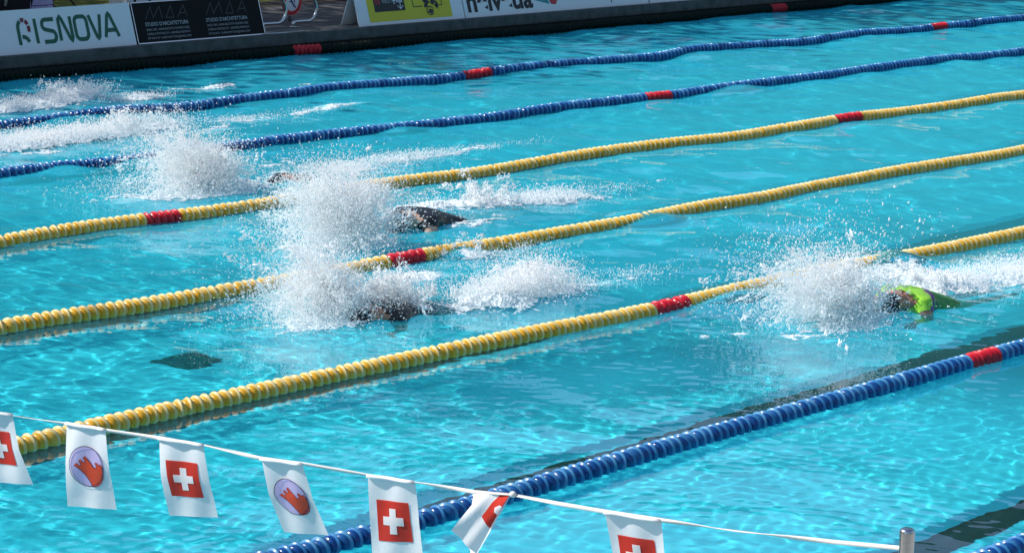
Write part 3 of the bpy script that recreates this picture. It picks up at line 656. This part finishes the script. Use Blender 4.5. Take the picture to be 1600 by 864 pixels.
def folded_flag():
    P = lambda u, v_, x=0: measure(u, v_, X=5+x) - BO
    Lp = [P(740, 766), P(738.5, 788, -.02), P(706, 828, -.05)]; Rp = [P(798, 771), P(777, 806, .0), P(743, 865, -.01)]
    G = surf_grid(Lp, Rp, 10, 14, -.012, 1.0)
    fl_ = sheet('flag', G, M['flag'], bunting); fl_['label'] = 'twisted flag folded over by the wind'
    print_poly('red_square', G, [(.76, .0), (1, .0), (1, .34), (1, .66), (.55, .58), (.64, .25)], M['flag_red'], fl_, .0018, 24)
    print_poly('white_cross', G, [(.80, .34), (.91, .26), (1, .28), (1, .46), (.87, .43)], M['flag_white'], fl_, .0034, 24)
    back = surf_grid([P(797, 772, .012), P(770, 812, .03), P(733, 856, .03)], [P(799, 772, .004), P(779, 806, .012), P(738, 876, .01)], 4, 12, .02, 2.0)
    sheet('folded_back', back, M['flag'], fl_)
folded_flag()
TP = [(-420, 600), (-200, 622), (0, 646), (103, 662), (166, 672), (248, 684), (319, 695), (408, 716), (473, 724), (576, 742), (648, 753), (740, 768), (798, 772), (870, 786), (946, 799), (1032, 812), (1150, 829), (1300, 846), (1420, 857)]
tp = [measure(u, v_, X=5.0) for u, v_ in TP]; tp = [Vector((5, 18.6, 1.75)), Vector((5, 14, 1.52)), Vector((5, 9, 1.36)), Vector((5, 5.5, 1.33))] + tp
def tape_mesh():
    pts = []
    for a, b in zip(tp[:-1], tp[1:]):
        n = max(2, int((b-a).length/.03))
        for k in range(n): pts.append(a.lerp(b, k/n))
    pts.append(tp[-1]); V = []; F = []
    for k, p in enumerate(pts):                                # a flat tape that twists as it goes
        tw = 1.1*math.sin(p.y*4.1+.8)+.5*math.sin(p.y*9.7); wv = Vector((math.sin(tw)*.011, 0, math.cos(tw)*.011)); tv = Vector((math.cos(tw)*.0015, 0, -math.sin(tw)*.0015))
        for s1, s2 in ((1, 1), (1, -1), (-1, -1), (-1, 1)): V.append(p - BO + wv*s1*.62 + tv*s2)
    for k in range(len(pts)-1):
        for q in range(4): F.append((4*k+q, 4*k+(q+1) % 4, 4*k+4+(q+1) % 4, 4*k+4+q))
    return mesh_py('tape', V, F, M['tape'], True)
link('tape', tape_mesh(), bunting)
kn = tube_data([Vector(measure(797+k*3, 771+k*.6, X=4.995)) - BO for k in range(4)], [.005, .011, .011, .005], 8); link('knot', mesh_py('knot', kn[0], kn[1], M['tape'], True), bunting)
def post(x, y, top, label):
    e = tag(empty('flag_post', (x, y, DZ)), label, 'post')
    H_ = top-DZ; bm = bmesh.new()
    prof = [(.0235, 0), (.0235, H_-.012), (.0215, H_-.004), (.016, H_), (.0, H_+.001)]
    seg = 24; rings = [[bm.verts.new((r*math.cos(2*math.pi*k/seg), r*math.sin(2*math.pi*k/seg), z)) for k in range(seg)] for r, z in prof]
    for a, b in zip(rings[:-1], rings[1:]):
        for k in range(seg): bm.faces.new((a[k], a[(k+1) % seg], b[(k+1) % seg], b[k]))
    bmesh.ops.remove_doubles(bm, verts=bm.verts, dist=1e-5)
    link('pole', bm_mesh('pole', bm, M['steel'], True), e)
    zc = H_-.112
    V, F = tube_data([(0, 0, zc-.03), (0, 0, zc-.018), (0, 0, zc), (0, 0, zc+.018), (0, 0, zc+.024)], [.026, .031, .032, .030, .026], 20); link('collar', mesh_py('collar', V, F, M['tape'], True), e)
    V, F = tube_data([(0, 0, 0), (0, 0, .012), (0, 0, .03), (0, 0, .05)], [.07, .07, .04, .028], 20); link('base_flange', mesh_py('base_flange', V, F, M['steel'], True), e)
pt = measure(1418, 825, X=5.0); post(5.0, pt.y, pt.z, 'polished steel post with a white collar holding the flag line')
post(5.0, 18.62, 1.85, 'plain steel post at the other end of the flag line, on the dark deck')

# ------------------------------------------------------------------ banners along the far side
from math import hypot
def text_mesh(body, size, bold=0.0, shear=0.0, width=1.0):
    c = bpy.data.curves.new('t', 'FONT'); c.body = body; c.size = size; c.offset = bold; c.shear = shear; c.fill_mode = 'FRONT'
    o = bpy.data.objects.new('t', c); col.objects.link(o)
    dg = bpy.context.evaluated_depsgraph_get(); me = bpy.data.meshes.new_from_object(o.evaluated_get(dg), depsgraph=dg)
    bpy.data.objects.remove(o); me.materials.clear()
    for v_ in me.vertices: v_.co.x *= width
    return me
class Board:
    """a leaning board; s runs along it in metres, t up its face."""
    def __init__(s, x0, x1, label, face, frame=None, y=17.955, lean=.15, rise=.475, aframe=True):
        s.x0, s.L = x0, x1-x0; s.root = tag(empty('banner_board', (x0, y, DZ)), label, 'banner', 'banner boards along the pool edge')
        s.H = hypot(lean, rise); s.up = Vector((0, lean, rise))/s.H; s.n = Vector((0, -rise, lean))/s.H
        bm = bmesh.new(); L = s.L
        V = [(0, 0, 0), (L, 0, 0), (L, lean, rise), (0, lean, rise)]
        vs = [bm.verts.new(Vector(p)) for p in V] + [bm.verts.new(Vector(p)-s.n*.012) for p in V]
        for q in ((0, 1, 2, 3), (7, 6, 5, 4), (0, 4, 5, 1), (1, 5, 6, 2), (2, 6, 7, 3), (3, 7, 4, 0)): bm.faces.new([vs[i] for i in q])
        link('front_panel', bm_mesh('front_panel', bm, face), s.root)
        if aframe:
            bm = bmesh.new(); V = [(0, 2*lean+.012, 0), (L, 2*lean+.012, 0), (L, lean+.014, rise-.003), (0, lean+.014, rise-.003)]; nn = Vector((0, rise, lean)).normalized()
            vs = [bm.verts.new(Vector(p)) for p in V] + [bm.verts.new(Vector(p)-nn*.012) for p in V]
            for q in ((0, 1, 2, 3), (7, 6, 5, 4), (0, 4, 5, 1), (1, 5, 6, 2), (2, 6, 7, 3), (3, 7, 4, 0)): bm.faces.new([vs[i] for i in q])
            link('back_panel', bm_mesh('back_panel', bm, M['board_white']), s.root)
        if frame:
            for a, b in (((.008, .008), (L-.008, .008)), ((L-.008, .008), (L-.008, s.H-.008)), ((L-.008, s.H-.008), (.008, s.H-.008)), ((.008, s.H-.008), (.008, .008))):
                s.stroke([a, b], .012, frame, 'frame_rail', .006, 4)
    sm = (0.0, 1.0); dt = 0.0
    def p(s, a, t, off=.003): return Vector((s.sm[0]+(a-s.sm[0])*s.sm[1], 0, 0)) + s.up*(t+s.dt) + s.n*off
    def poly(s, pts, m, name, off=.003):
        return link(name, mesh_py(name, [s.p(a, t, off) for a, t in pts], [tuple(range(len(pts)))], m), s.root)
    def stroke(s, pts, wd, m, name, off=.003, n=1, closed=False):
        """a print drawn as a line of even width with mitred corners."""
        P = [Vector(p) for p in pts]; k = len(P); V = []; F = []
        for i in range(k):
            a = P[i-1] if (i > 0 or closed) else P[i]; b = P[(i+1) % k] if (i < k-1 or closed) else P[i]
            d1 = (P[i]-a).normalized() if (P[i]-a).length > 1e-6 else (b-P[i]).normalized(); d2 = (b-P[i]).normalized() if (b-P[i]).length > 1e-6 else d1
            t = (d1+d2).normalized() if (d1+d2).length > 1e-4 else d1; nn = Vector((-t.y, t.x)); c = max(.45, nn.dot(Vector((-d1.y, d1.x))))
            for q in (-1, 1): z = P[i]+nn*(q*wd/2/c); V.append(s.p(z.x, z.y, off))
        for i in range(k if closed else k-1): j = (i+1) % k; F.append((2*i, 2*j, 2*j+1, 2*i+1))
        return link(name, mesh_py(name, V, F, m), s.root)
    def text(s, body, a, t, size, m, bold=0, width=1.0, off=.003, fit=None, name='lettering'):
        me = text_mesh(body, size, bold, 0, width); co = [v_.co.copy() for v_ in me.vertices]
        if fit: mx = max(c.x for c in co); k = fit/mx; co = [Vector((c.x*k, c.y, 0)) for c in co]
        for v_, c in zip(me.vertices, co): v_.co = s.p(a+c.x, t+c.y, off)
        me.materials.append(m); return link(name, me, s.root)
def arc(cx, cy, rx, ry, a0, a1, n=10): return [(cx+rx*math.cos(R(a0+(a1-a0)*k/n)), cy+ry*math.sin(R(a0+(a1-a0)*k/n))) for k in range(n+1)]
b = Board(18.47, 20.625, 'plain white banner board to one side of the green-lettered one', M['board_white'])
b = Board(20.65, 22.79, 'white banner board with large green RISNOVA lettering', M['board_white'])
g_ = M['p_green']; wd = .047; T0, T1 = .115, .385
def put(pts, m=g_, name='letter', x=0, closed=False): b.stroke([(.35+(x+p[0]-.29)*.855, p[1]) for p in pts], wd, m, name, .003, 1, closed)
x = .29
put([(0, T0-.015), (0, .28)] + arc(.095, .28, .095, .10, 180, 118, 5), x=x)
for a0, a1 in ((108, 72), (62, 28), (18, -22)): put(arc(.095, .28, .095, .10, a0, a1, 5), M['p_maroon'], 'letter_arc', x)
put(arc(.06, .115, .10, .075, 95, 10, 6), x=x)
x = .60; put([(0, T0-.01), (0, T1)], x=x)
x = .72; put([(.22, T1-.018), (.10, T1-.018)] + arc(.06, T1-.075, .06, .057, 90, 270, 8) + arc(.155, T0+.06, .065, .06, 90, -90, 8) + [(.0, T0)], x=x)
x = 1.02; put([(0, T0), (0, T1-.03), (.035, T1), (.06, T1-.025), (.17, T0+.02), (.195, T0), (.215, T0+.03), (.215, T1)], x=x)
x = 1.31; put(arc(.07, T1-.07, .07, .06, 180, 90, 5) + arc(.15, T1-.07, .07, .06, 90, 0, 5) + arc(.15, T0+.06, .07, .06, 0, -90, 5) + arc(.07, T0+.06, .07, .06, -90, -180, 5), x=x, closed=True)
x = 1.58; put([(0, T1), (.10, T0+.02), (.125, T0), (.15, T0+.02), (.21, T1)], x=x)
x = 1.84; put([(0, T0), (.085, T1-.02), (.11, T1), (.135, T1-.02), (.25, T0)], x=x); put([(.035, T0+.08), (.20, T0+.08)], x=x)
b = Board(22.81, 24.99, 'black banner board with white architecture studio lettering and metal frame', M['board_black'], M['alu'])
for k in (0, 1):
    ox = .18 + k*1.02
    b.stroke([(ox+.02, .285), (ox+.13, .43), (ox+.15, .30), (ox+.28, .43), (ox+.30, .29)], .012, M['p_grey'], 'letter'); b.stroke([(ox+.36, .29), (ox+.47, .43), (ox+.49, .29), (ox+.36, .29)], .012, M['p_grey'], 'letter')
    b.stroke([(ox+.56, .29), (ox+.68, .43), (ox+.72, .29)], .012, M['p_grey'], 'letter'); b.stroke([(ox+.60, .335), (ox+.70, .335)], .012, M['p_grey'], 'letter')
    b.text("STUDIO D'ARCHITETTURA", ox, .205, .062, M['p_lgrey'], .0008, fit=.72)
    b.text('ARCH. DIPL. ANNA BACOTTA MLADEN GAJIC', ox, .150, .036, M['p_lgrey'], 0, fit=.72)
    b.text('CASELLA POSTALE 215 - 6500 BELLINZONA 5', ox, .100, .036, M['p_lgrey'], 0, fit=.72)
    b.text('079 240 47 51  MLARCHITETTURA@GMAIL.COM', ox, .050, .034, M['p_lgrey'], 0, fit=.72)
b = Board(26.74, 28.86, 'white banner board with a yellow panel bearing a black emblem', M['board_white']); b.sm = (.22, 1.18); b.dt = -.035
b.poly([(.22, .075), (1.62, .075), (1.62, .47), (.22, .47)], M['p_yellow'], 'yellow_panel')
b.poly([(.33, .20), (.84, .20), (.84, .46), (.33, .46)], M['p_black'], 'black_panel', .0045)
b.text('sa', .345, .30, .12, M['p_red'], .001, off=.006); b.text('elettri', .47, .31, .115, M['p_lgrey'], 0, off=.006, fit=.165); b.text('gilà', .645, .31, .12, M['p_white'], .002, off=.006, fit=.165)
b.stroke([(.765, .40), (.765, .225)], .010, M['p_white'], 'arrow', .006); b.stroke([(.72, .265), (.765, .222), (.81, .265)], .010, M['p_white'], 'arrow', .006)
for pts in ([(.98, .46), (.98, .235), (1.13, .235)], [(1.37, .235), (1.47, .235), (1.47, .46)]): b.stroke(pts, .012, M['p_black'], 'emblem_frame', .0045)
rg = random.Random(5)
def blotch(cx, cy, rx, ry, n=16, jag=.45):
    b.poly([(cx+rx*math.cos(2*math.pi*k/n)*(1+jag*rg.uniform(-1, 1)), cy+ry*math.sin(2*math.pi*k/n)*(1+jag*rg.uniform(-1, 1))) for k in range(n)], M['p_black'], 'emblem_figure', .0045)
for q in ((1.20, .385, .06, .055), (1.10, .375, .035, .012), (1.16, .41, .03, .03), (1.34, .39, .07, .03), (1.28, .42, .05, .025), (1.22, .30, .05, .045), (1.32, .285, .055, .035), (1.38, .235, .03, .045), (1.19, .24, .03, .03), (1.26, .165, .045, .03)): blotch(*q)
b.stroke(arc(1.255, .17, .06, .055, 20, 330, 10), .014, M['p_black'], 'emblem_figure', .0055)
b = Board(28.88, 33.02, 'white banner board with large black helvetia lettering and a folded triangle logo', M['board_white']); b.dt = -.035
b.text('helvetia', .06, .115, .40, M['p_black'], .012, fit=1.42)
b.poly([(1.55, .20), (1.84, .135), (1.79, .34), (1.55, .40)], M['p_teal'], 'logo_facet'); b.poly([(1.55, .40), (1.79, .34), (1.76, .46), (1.55, .47)], M['p_violet'], 'logo_facet', .004)
b.poly([(1.74, .40), (1.88, .135), (1.98, .125), (2.03, .19), (1.88, .47), (1.76, .47)], M['p_red'], 'logo_facet', .0055)
for sx in (3.25, 3.95): b.poly([(sx, .09), (sx+.022, .09), (sx+.022, .125), (sx, .125)], M['p_black'], 'fixing')
b = Board(33.05, 37.2, 'white banner board with a blue lower corner, past the helvetia lettering', M['board_white'])
b.poly([(.10, .06), (3.9, .06), (3.9, .40), (.10, .40)], M['p_blue'], 'blue_panel')

# ------------------------------------------------------------------ ladder rails, sign and things on the far deck
RAIL = [(0, 0), (0, .05), (.03, .068), (.30, .065), (.37, .09), (.42, .15), (.435, .22), (.41, .29), (.37, .34), (.28, .42), (.15, .48), (.02, .47)]
lad = tag(empty('pool_ladder', (25.42, 18.4, DZ-.004)), 'curved chrome ladder rails standing on the dark deck', 'ladder')
for dx in (0, .57):
    tube('rail', [Vector((p[0]+dx, 0, p[1])) for p in RAIL], .019, M['steel'], lad, 12)
    tube('foot', [(dx, 0, 0), (dx, 0, .014)], .045, M['steel'], lad, 14)
def round_sign():
    e = tag(empty('warning_sign', (26.52, 18.9, DZ-.004)), 'round white sign with a red ring and dark figure between the ladder rails', 'sign')
    tube('pole', [(0, .03, 0), (0, .03, .40)], .02, M['steel'], e, 12)
    zc = .255
    def disc(name, r, y, m, r0=0):
        n = 32; V = []; F = []
        for k in range(n):
            a = 2*math.pi*k/n; V += [(r0*math.cos(a), y, zc+r0*math.sin(a)), (r*math.cos(a), y, zc+r*math.sin(a))]
        for k in range(n): F.append((2*k, 2*k+1, (2*k+3) % (2*n), (2*k+2) % (2*n)))
        return link(name, mesh_py(name, V, F, m), e)
    V, F = tube_data([(0, .008, zc), (0, -.004, zc)], .185, 32); link('plate', mesh_py('plate', V, F, M['alu']), e)
    disc('white_face', .135, -.007, M['p_white']); disc('red_ring', .178, -.009, M['p_red'], .125)
    for k, (pts, wd_) in enumerate((([(-.05, .09), (-.03, .02), (.02, -.04), (.07, -.085)], .022), ([(-.03, .06), (.03, .03), (.05, -.03)], .014), ([(-.06, .0), (.0, -.01), (.03, -.07)], .012), ([(.0, .10), (.03, .07)], .03))):
        P = [Vector(p) for p in pts]; V = []; F = []
        for i, p in enumerate(P):
            t = (P[min(i+1, len(P)-1)]-P[max(i-1, 0)]).normalized(); nn = Vector((-t.y, t.x))*wd_/2
            for q in (-1, 1): V.append((p.x+nn.x*q, -.0085, zc+p.y+nn.y*q))
        for i in range(len(P)-1): F.append((2*i, 2*i+2, 2*i+3, 2*i+1))
        link('figure', mesh_py('figure', V, F, M['p_blue']), e)
round_sign()
tube_o = tube('deck_rod', [(24.95, 17.93, .012), (25.15, 17.90, .012), (25.62, 17.83+.06, .012)], .008, M['alu']); tube_o.location = (0, 0, DZ)
tag(tube_o, 'thin bare metal rod lying on the concrete edge beside the black banner', 'rod')

def loft(name, rings, m, parent, cap=True):
    n = len(rings[0]); V = [p for r in rings for p in r]; F = []
    for j in range(len(rings)-1):
        for k in range(n): F.append((j*n+k, j*n+(k+1) % n, (j+1)*n+(k+1) % n, (j+1)*n+k))
    if cap: F += [tuple(range(n))[::-1], tuple((len(rings)-1)*n+k for k in range(n))]
    return link(name, mesh_py(name, V, F, m, True), parent)
def ell(cx, cy, z, rx, ry, n=16, sq=1.0):
    return [(cx+rx*math.copysign(abs(math.cos(a))**sq, math.cos(a)), cy+ry*math.copysign(abs(math.sin(a))**sq, math.sin(a)), z) for a in [2*math.pi*k/n for k in range(n)]]
LZ = DZ-.03
def camp_chair(loc, rz, fabric, label):
    e = tag(empty('camp_chair', loc), label, 'chair'); e.rotation_euler[2] = rz
    for sx in (-.27, .27):
        tube('leg', [(sx, -.25, 0), (sx, .22, .45)], .012, M['chair_frame'], e, 8); tube('leg', [(sx, .25, 0), (sx, -.22, .45)], .012, M['chair_frame'], e, 8)
        tube('back_post', [(sx, .2, .40), (sx, .30, .92)], .012, M['chair_frame'], e, 8); tube('arm', [(sx, -.24, .62), (sx, .25, .64)], .016, M['chair_frame'], e, 8)
    def cloth(name, a, b, sag):
        V = []; F = []
        for i in range(9):
            for j in range(7):
                u, t = i/8, j/6; p = Vector(a[0]).lerp(Vector(a[1]), u).lerp(Vector(b[0]).lerp(Vector(b[1]), u), t); V.append(p + Vector(sag)*math.sin(math.pi*u)*math.sin(math.pi*t))
        for i in range(8):
            for j in range(6): F.append((i*7+j, i*7+j+1, (i+1)*7+j+1, (i+1)*7+j))
        link(name, mesh_py(name, V, F, fabric, True), e)
    cloth('seat', ((-.27, -.23, .45), (.27, -.23, .45)), ((-.27, .22, .42), (.27, .22, .42)), (0, 0, -.06)); cloth('backrest', ((-.27, .215, .46), (.27, .215, .46)), ((-.27, .30, .92), (.27, .30, .92)), (0, .06, 0))
camp_chair((24.98, 21.6, LZ), R(20), M['cloth_navy'], 'navy folding chair behind the green-lettered banner, next to the lilac towel')
camp_chair((27.0, 21.7, LZ), R(-15), M['cloth_navy'], 'navy folding chair on the grass behind the black banner')
def duffel():
    e = tag(empty('sports_bag', (24.12, 21.5, LZ)), 'large black sports bag standing behind the green-lettered banner', 'bag')
    loft('bag_body', [ell(0, 0, z, rx, ry, 18, .7) for z, rx, ry in ((0, .30, .2), (.03, .36, .24), (.3, .38, .25), (.55, .36, .23), (.68, .28, .17), (.72, .14, .08))], M['cloth_dark'], e)
    tube('strap', [(-.25, -.2, .15), (-.27, -.27, .4), (-.22, -.2, .66)], .018, M['white_plastic'], e, 8)
duffel()
def towel():
    e = tag(empty('towel_rack', (24.46, 21.3, LZ)), 'pale lilac towel draped over a small wooden rack', 'towel')
    for sx in (-.2, .2): tube('leg', [(sx, 0, 0), (sx*.8, 0, .8)], .014, M['cloth_brown'], e, 8)
    tube('rail', [(-.2, 0, .8), (.2, 0, .8)], .014, M['cloth_brown'], e, 8)
    V = []; F = []
    for j in range(15):
        t = j/14; z = .82-.80*t
        for i in range(13): u = i/12; V.append(((u-.5)*(.30+.12*t), -.022-.02*t+.014*math.sin(u*14)*t, z))
    for j in range(14):
        for i in range(12): F.append((j*13+i, j*13+i+1, (j+1)*13+i+1, (j+1)*13+i))
    link('towel', mesh_py('towel', V, F, M['cloth_lilac'], True), e)
    for z in (.13,): tube('woven_band', [(-.19, -.045, z), (0, -.05, z), (.19, -.045, z)], .004, M['cloth_navy'], e, 6)
towel()
def cool_box():
    e = tag(empty('cool_box', (26.42, 21.6, LZ)), 'pale blue-white cool box with black carrying straps on the grass', 'cool box')
    bm = bmesh.new(); add_box(bm, (-.28, -.18, 0), (.28, .18, .46), .02); link('box', bm_mesh('box', bm, M['white_plastic']), e)
    bm = bmesh.new(); add_box(bm, (-.29, -.19, .462), (.29, .19, .53), .02); link('lid', bm_mesh('lid', bm, M['white_plastic']), e)
    for sx in (-.16, .12): tube('strap', [(sx, -.19, .05), (sx+.05, -.20, .3), (sx-.02, -.20, .53), (sx+.06, -.1, .62), (sx, 0, .55)], .014, M['cloth_dark'], e, 8)
cool_box()
def bucket():
    e = tag(empty('bucket', (29.6, 20.75, DZ-.02)), 'small red bucket on the soil behind the deck', 'bucket')
    loft('pail', [ell(0, 0, z, r, r, 18) for z, r in ((0, .10), (.01, .105), (.24, .13), (.25, .137), (.26, .13), (.03, .1))], M['red_thing'], e)
    tube('handle', [(.13*math.cos(a), 0, .24+.14*math.sin(a)) for a in [math.pi*k/8 for k in range(9)]], .005, M['steel'], e, 6)
bucket()
def flowers(x, y, label, seed):
    g = random.Random(seed); e = tag(empty('flowering_plant', (x, y, DZ-.02)), label, 'plant')
    V = []; F = []; PV = []; PF = []
    for k in range(46):
        a = g.uniform(0, 6.28); r = g.uniform(.02, .16); hh = g.uniform(.08, .26); c = Vector((r*math.cos(a), r*math.sin(a), hh)); t = Vector((math.cos(a), math.sin(a), .6)).normalized()*.05; s = Vector((-math.sin(a), math.cos(a), 0))*.015
        n = len(V); V += [c-t, c+s, c+t, c-s]; F.append((n, n+1, n+2, n+3))
    for k in range(9):
        a = g.uniform(0, 6.28); r = g.uniform(.02, .15); c = Vector((r*math.cos(a), r*math.sin(a), g.uniform(.18, .3)))
        for q in range(5):
            b2 = q*1.2566; d = Vector((math.cos(b2), math.sin(b2), .35))*.028; s = Vector((-math.sin(b2), math.cos(b2), 0))*.012; n = len(PV); PV += [c, c+d*.6+s, c+d, c+d*.6-s]; PF.append((n, n+1, n+2, n+3))
    link('leaves', mesh_py('leaves', V, F, M['leaf']), e); link('blossoms', mesh_py('blossoms', PV, PF, M['petal']), e)
flowers(29.15, 20.65, 'yellow-flowering plant in the soil just behind the round sign', 1)
flowers(28.2, 20.7, 'yellow-flowering plant in the soil nearer the black banner', 2)

# ------------------------------------------------------------------ trees behind the deck
def tree(x, y, h, label, seed):  # trunk with limbs, leaves gathered round the limb ends
    g = np.random.default_rng(seed); e = tag(empty('tree', (x, y, LZ)), label, 'tree', 'trees behind the pool deck')
    top = Vector((g.normal(0, .2), g.normal(0, .2), h*.8)); V, F = [], []
    tr = [Vector((0, 0, 0)), Vector((.03, .02, h*.15)), Vector((.06, -.04, h*.35)), top]
    a, b2 = tube_data(tr, [.26, .2, .16, .04], 12); V += a; F += b2
    tips = []
    for k in range(9):
        s = Vector(tr[2]).lerp(top, g.uniform(0, .75)); an = k*2.4+g.uniform(-.3, .3); ln = g.uniform(.25, .4)*h
        d = Vector((math.cos(an), math.sin(an), g.uniform(.25, .7))).normalized()*ln; p = [s, s+d*.5+Vector((0, 0, .1)), s+d]; tips += [p[1], p[2]]
        a, b2 = tube_data(p, [.08, .05, .015], 7); n = len(V); V += a; F += [tuple(i+n for i in q) for q in b2]
    link('trunk', mesh_py('trunk', V, F, M['bark'], True), e)
    cs = np.array([list(t) for t in tips] + [[0, 0, h*.85]]); N = 6000
    c = cs[g.integers(0, len(cs), N)] + g.normal(0, 1, (N, 3))*np.array([.11, .11, .08])*h
    n_ = g.normal(0, 1, (N, 3)); n_[:, 2] += .6; n_ /= np.linalg.norm(n_, axis=1)[:, None]
    t1 = np.cross(n_, g.normal(0, 1, (N, 3))); t1 /= np.linalg.norm(t1, axis=1)[:, None]; t2 = np.cross(n_, t1); L = g.uniform(.09, .17, N)[:, None]
    LV = np.stack([c-t1*L, c+t2*L*.5, c+t1*L, c-t2*L*.5], 1).reshape(-1, 3); LF = np.arange(4*N).reshape(N, 4)
    link('crown', mesh_np('crown', LV, LF, False, [M['leaf']]), e)
for k, (x, y, h) in enumerate(((11.5, 25.6, 8.2), (16.6, 25.5, 8.4), (21.6, 26.0, 8.6), (27.0, 25.6, 8.4), (32.6, 25.4, 8.2), (38.5, 25.6, 8.4))):
    tree(x, y, h, ['broad leafy tree shading the deck on the open lawn side', 'leafy tree behind the green-lettered banner', 'leafy tree behind the black banner and the navy chair', 'leafy tree behind the helvetia banner', 'leafy tree past the last banner', 'leafy tree at the turning end of the pool'][k], 60+k)
tree(-4.2, 18.2, 15.0, 'unseen tall tree added at the starting end to shade the water', 70)  # stands out of view, added only to cast shade on the near water
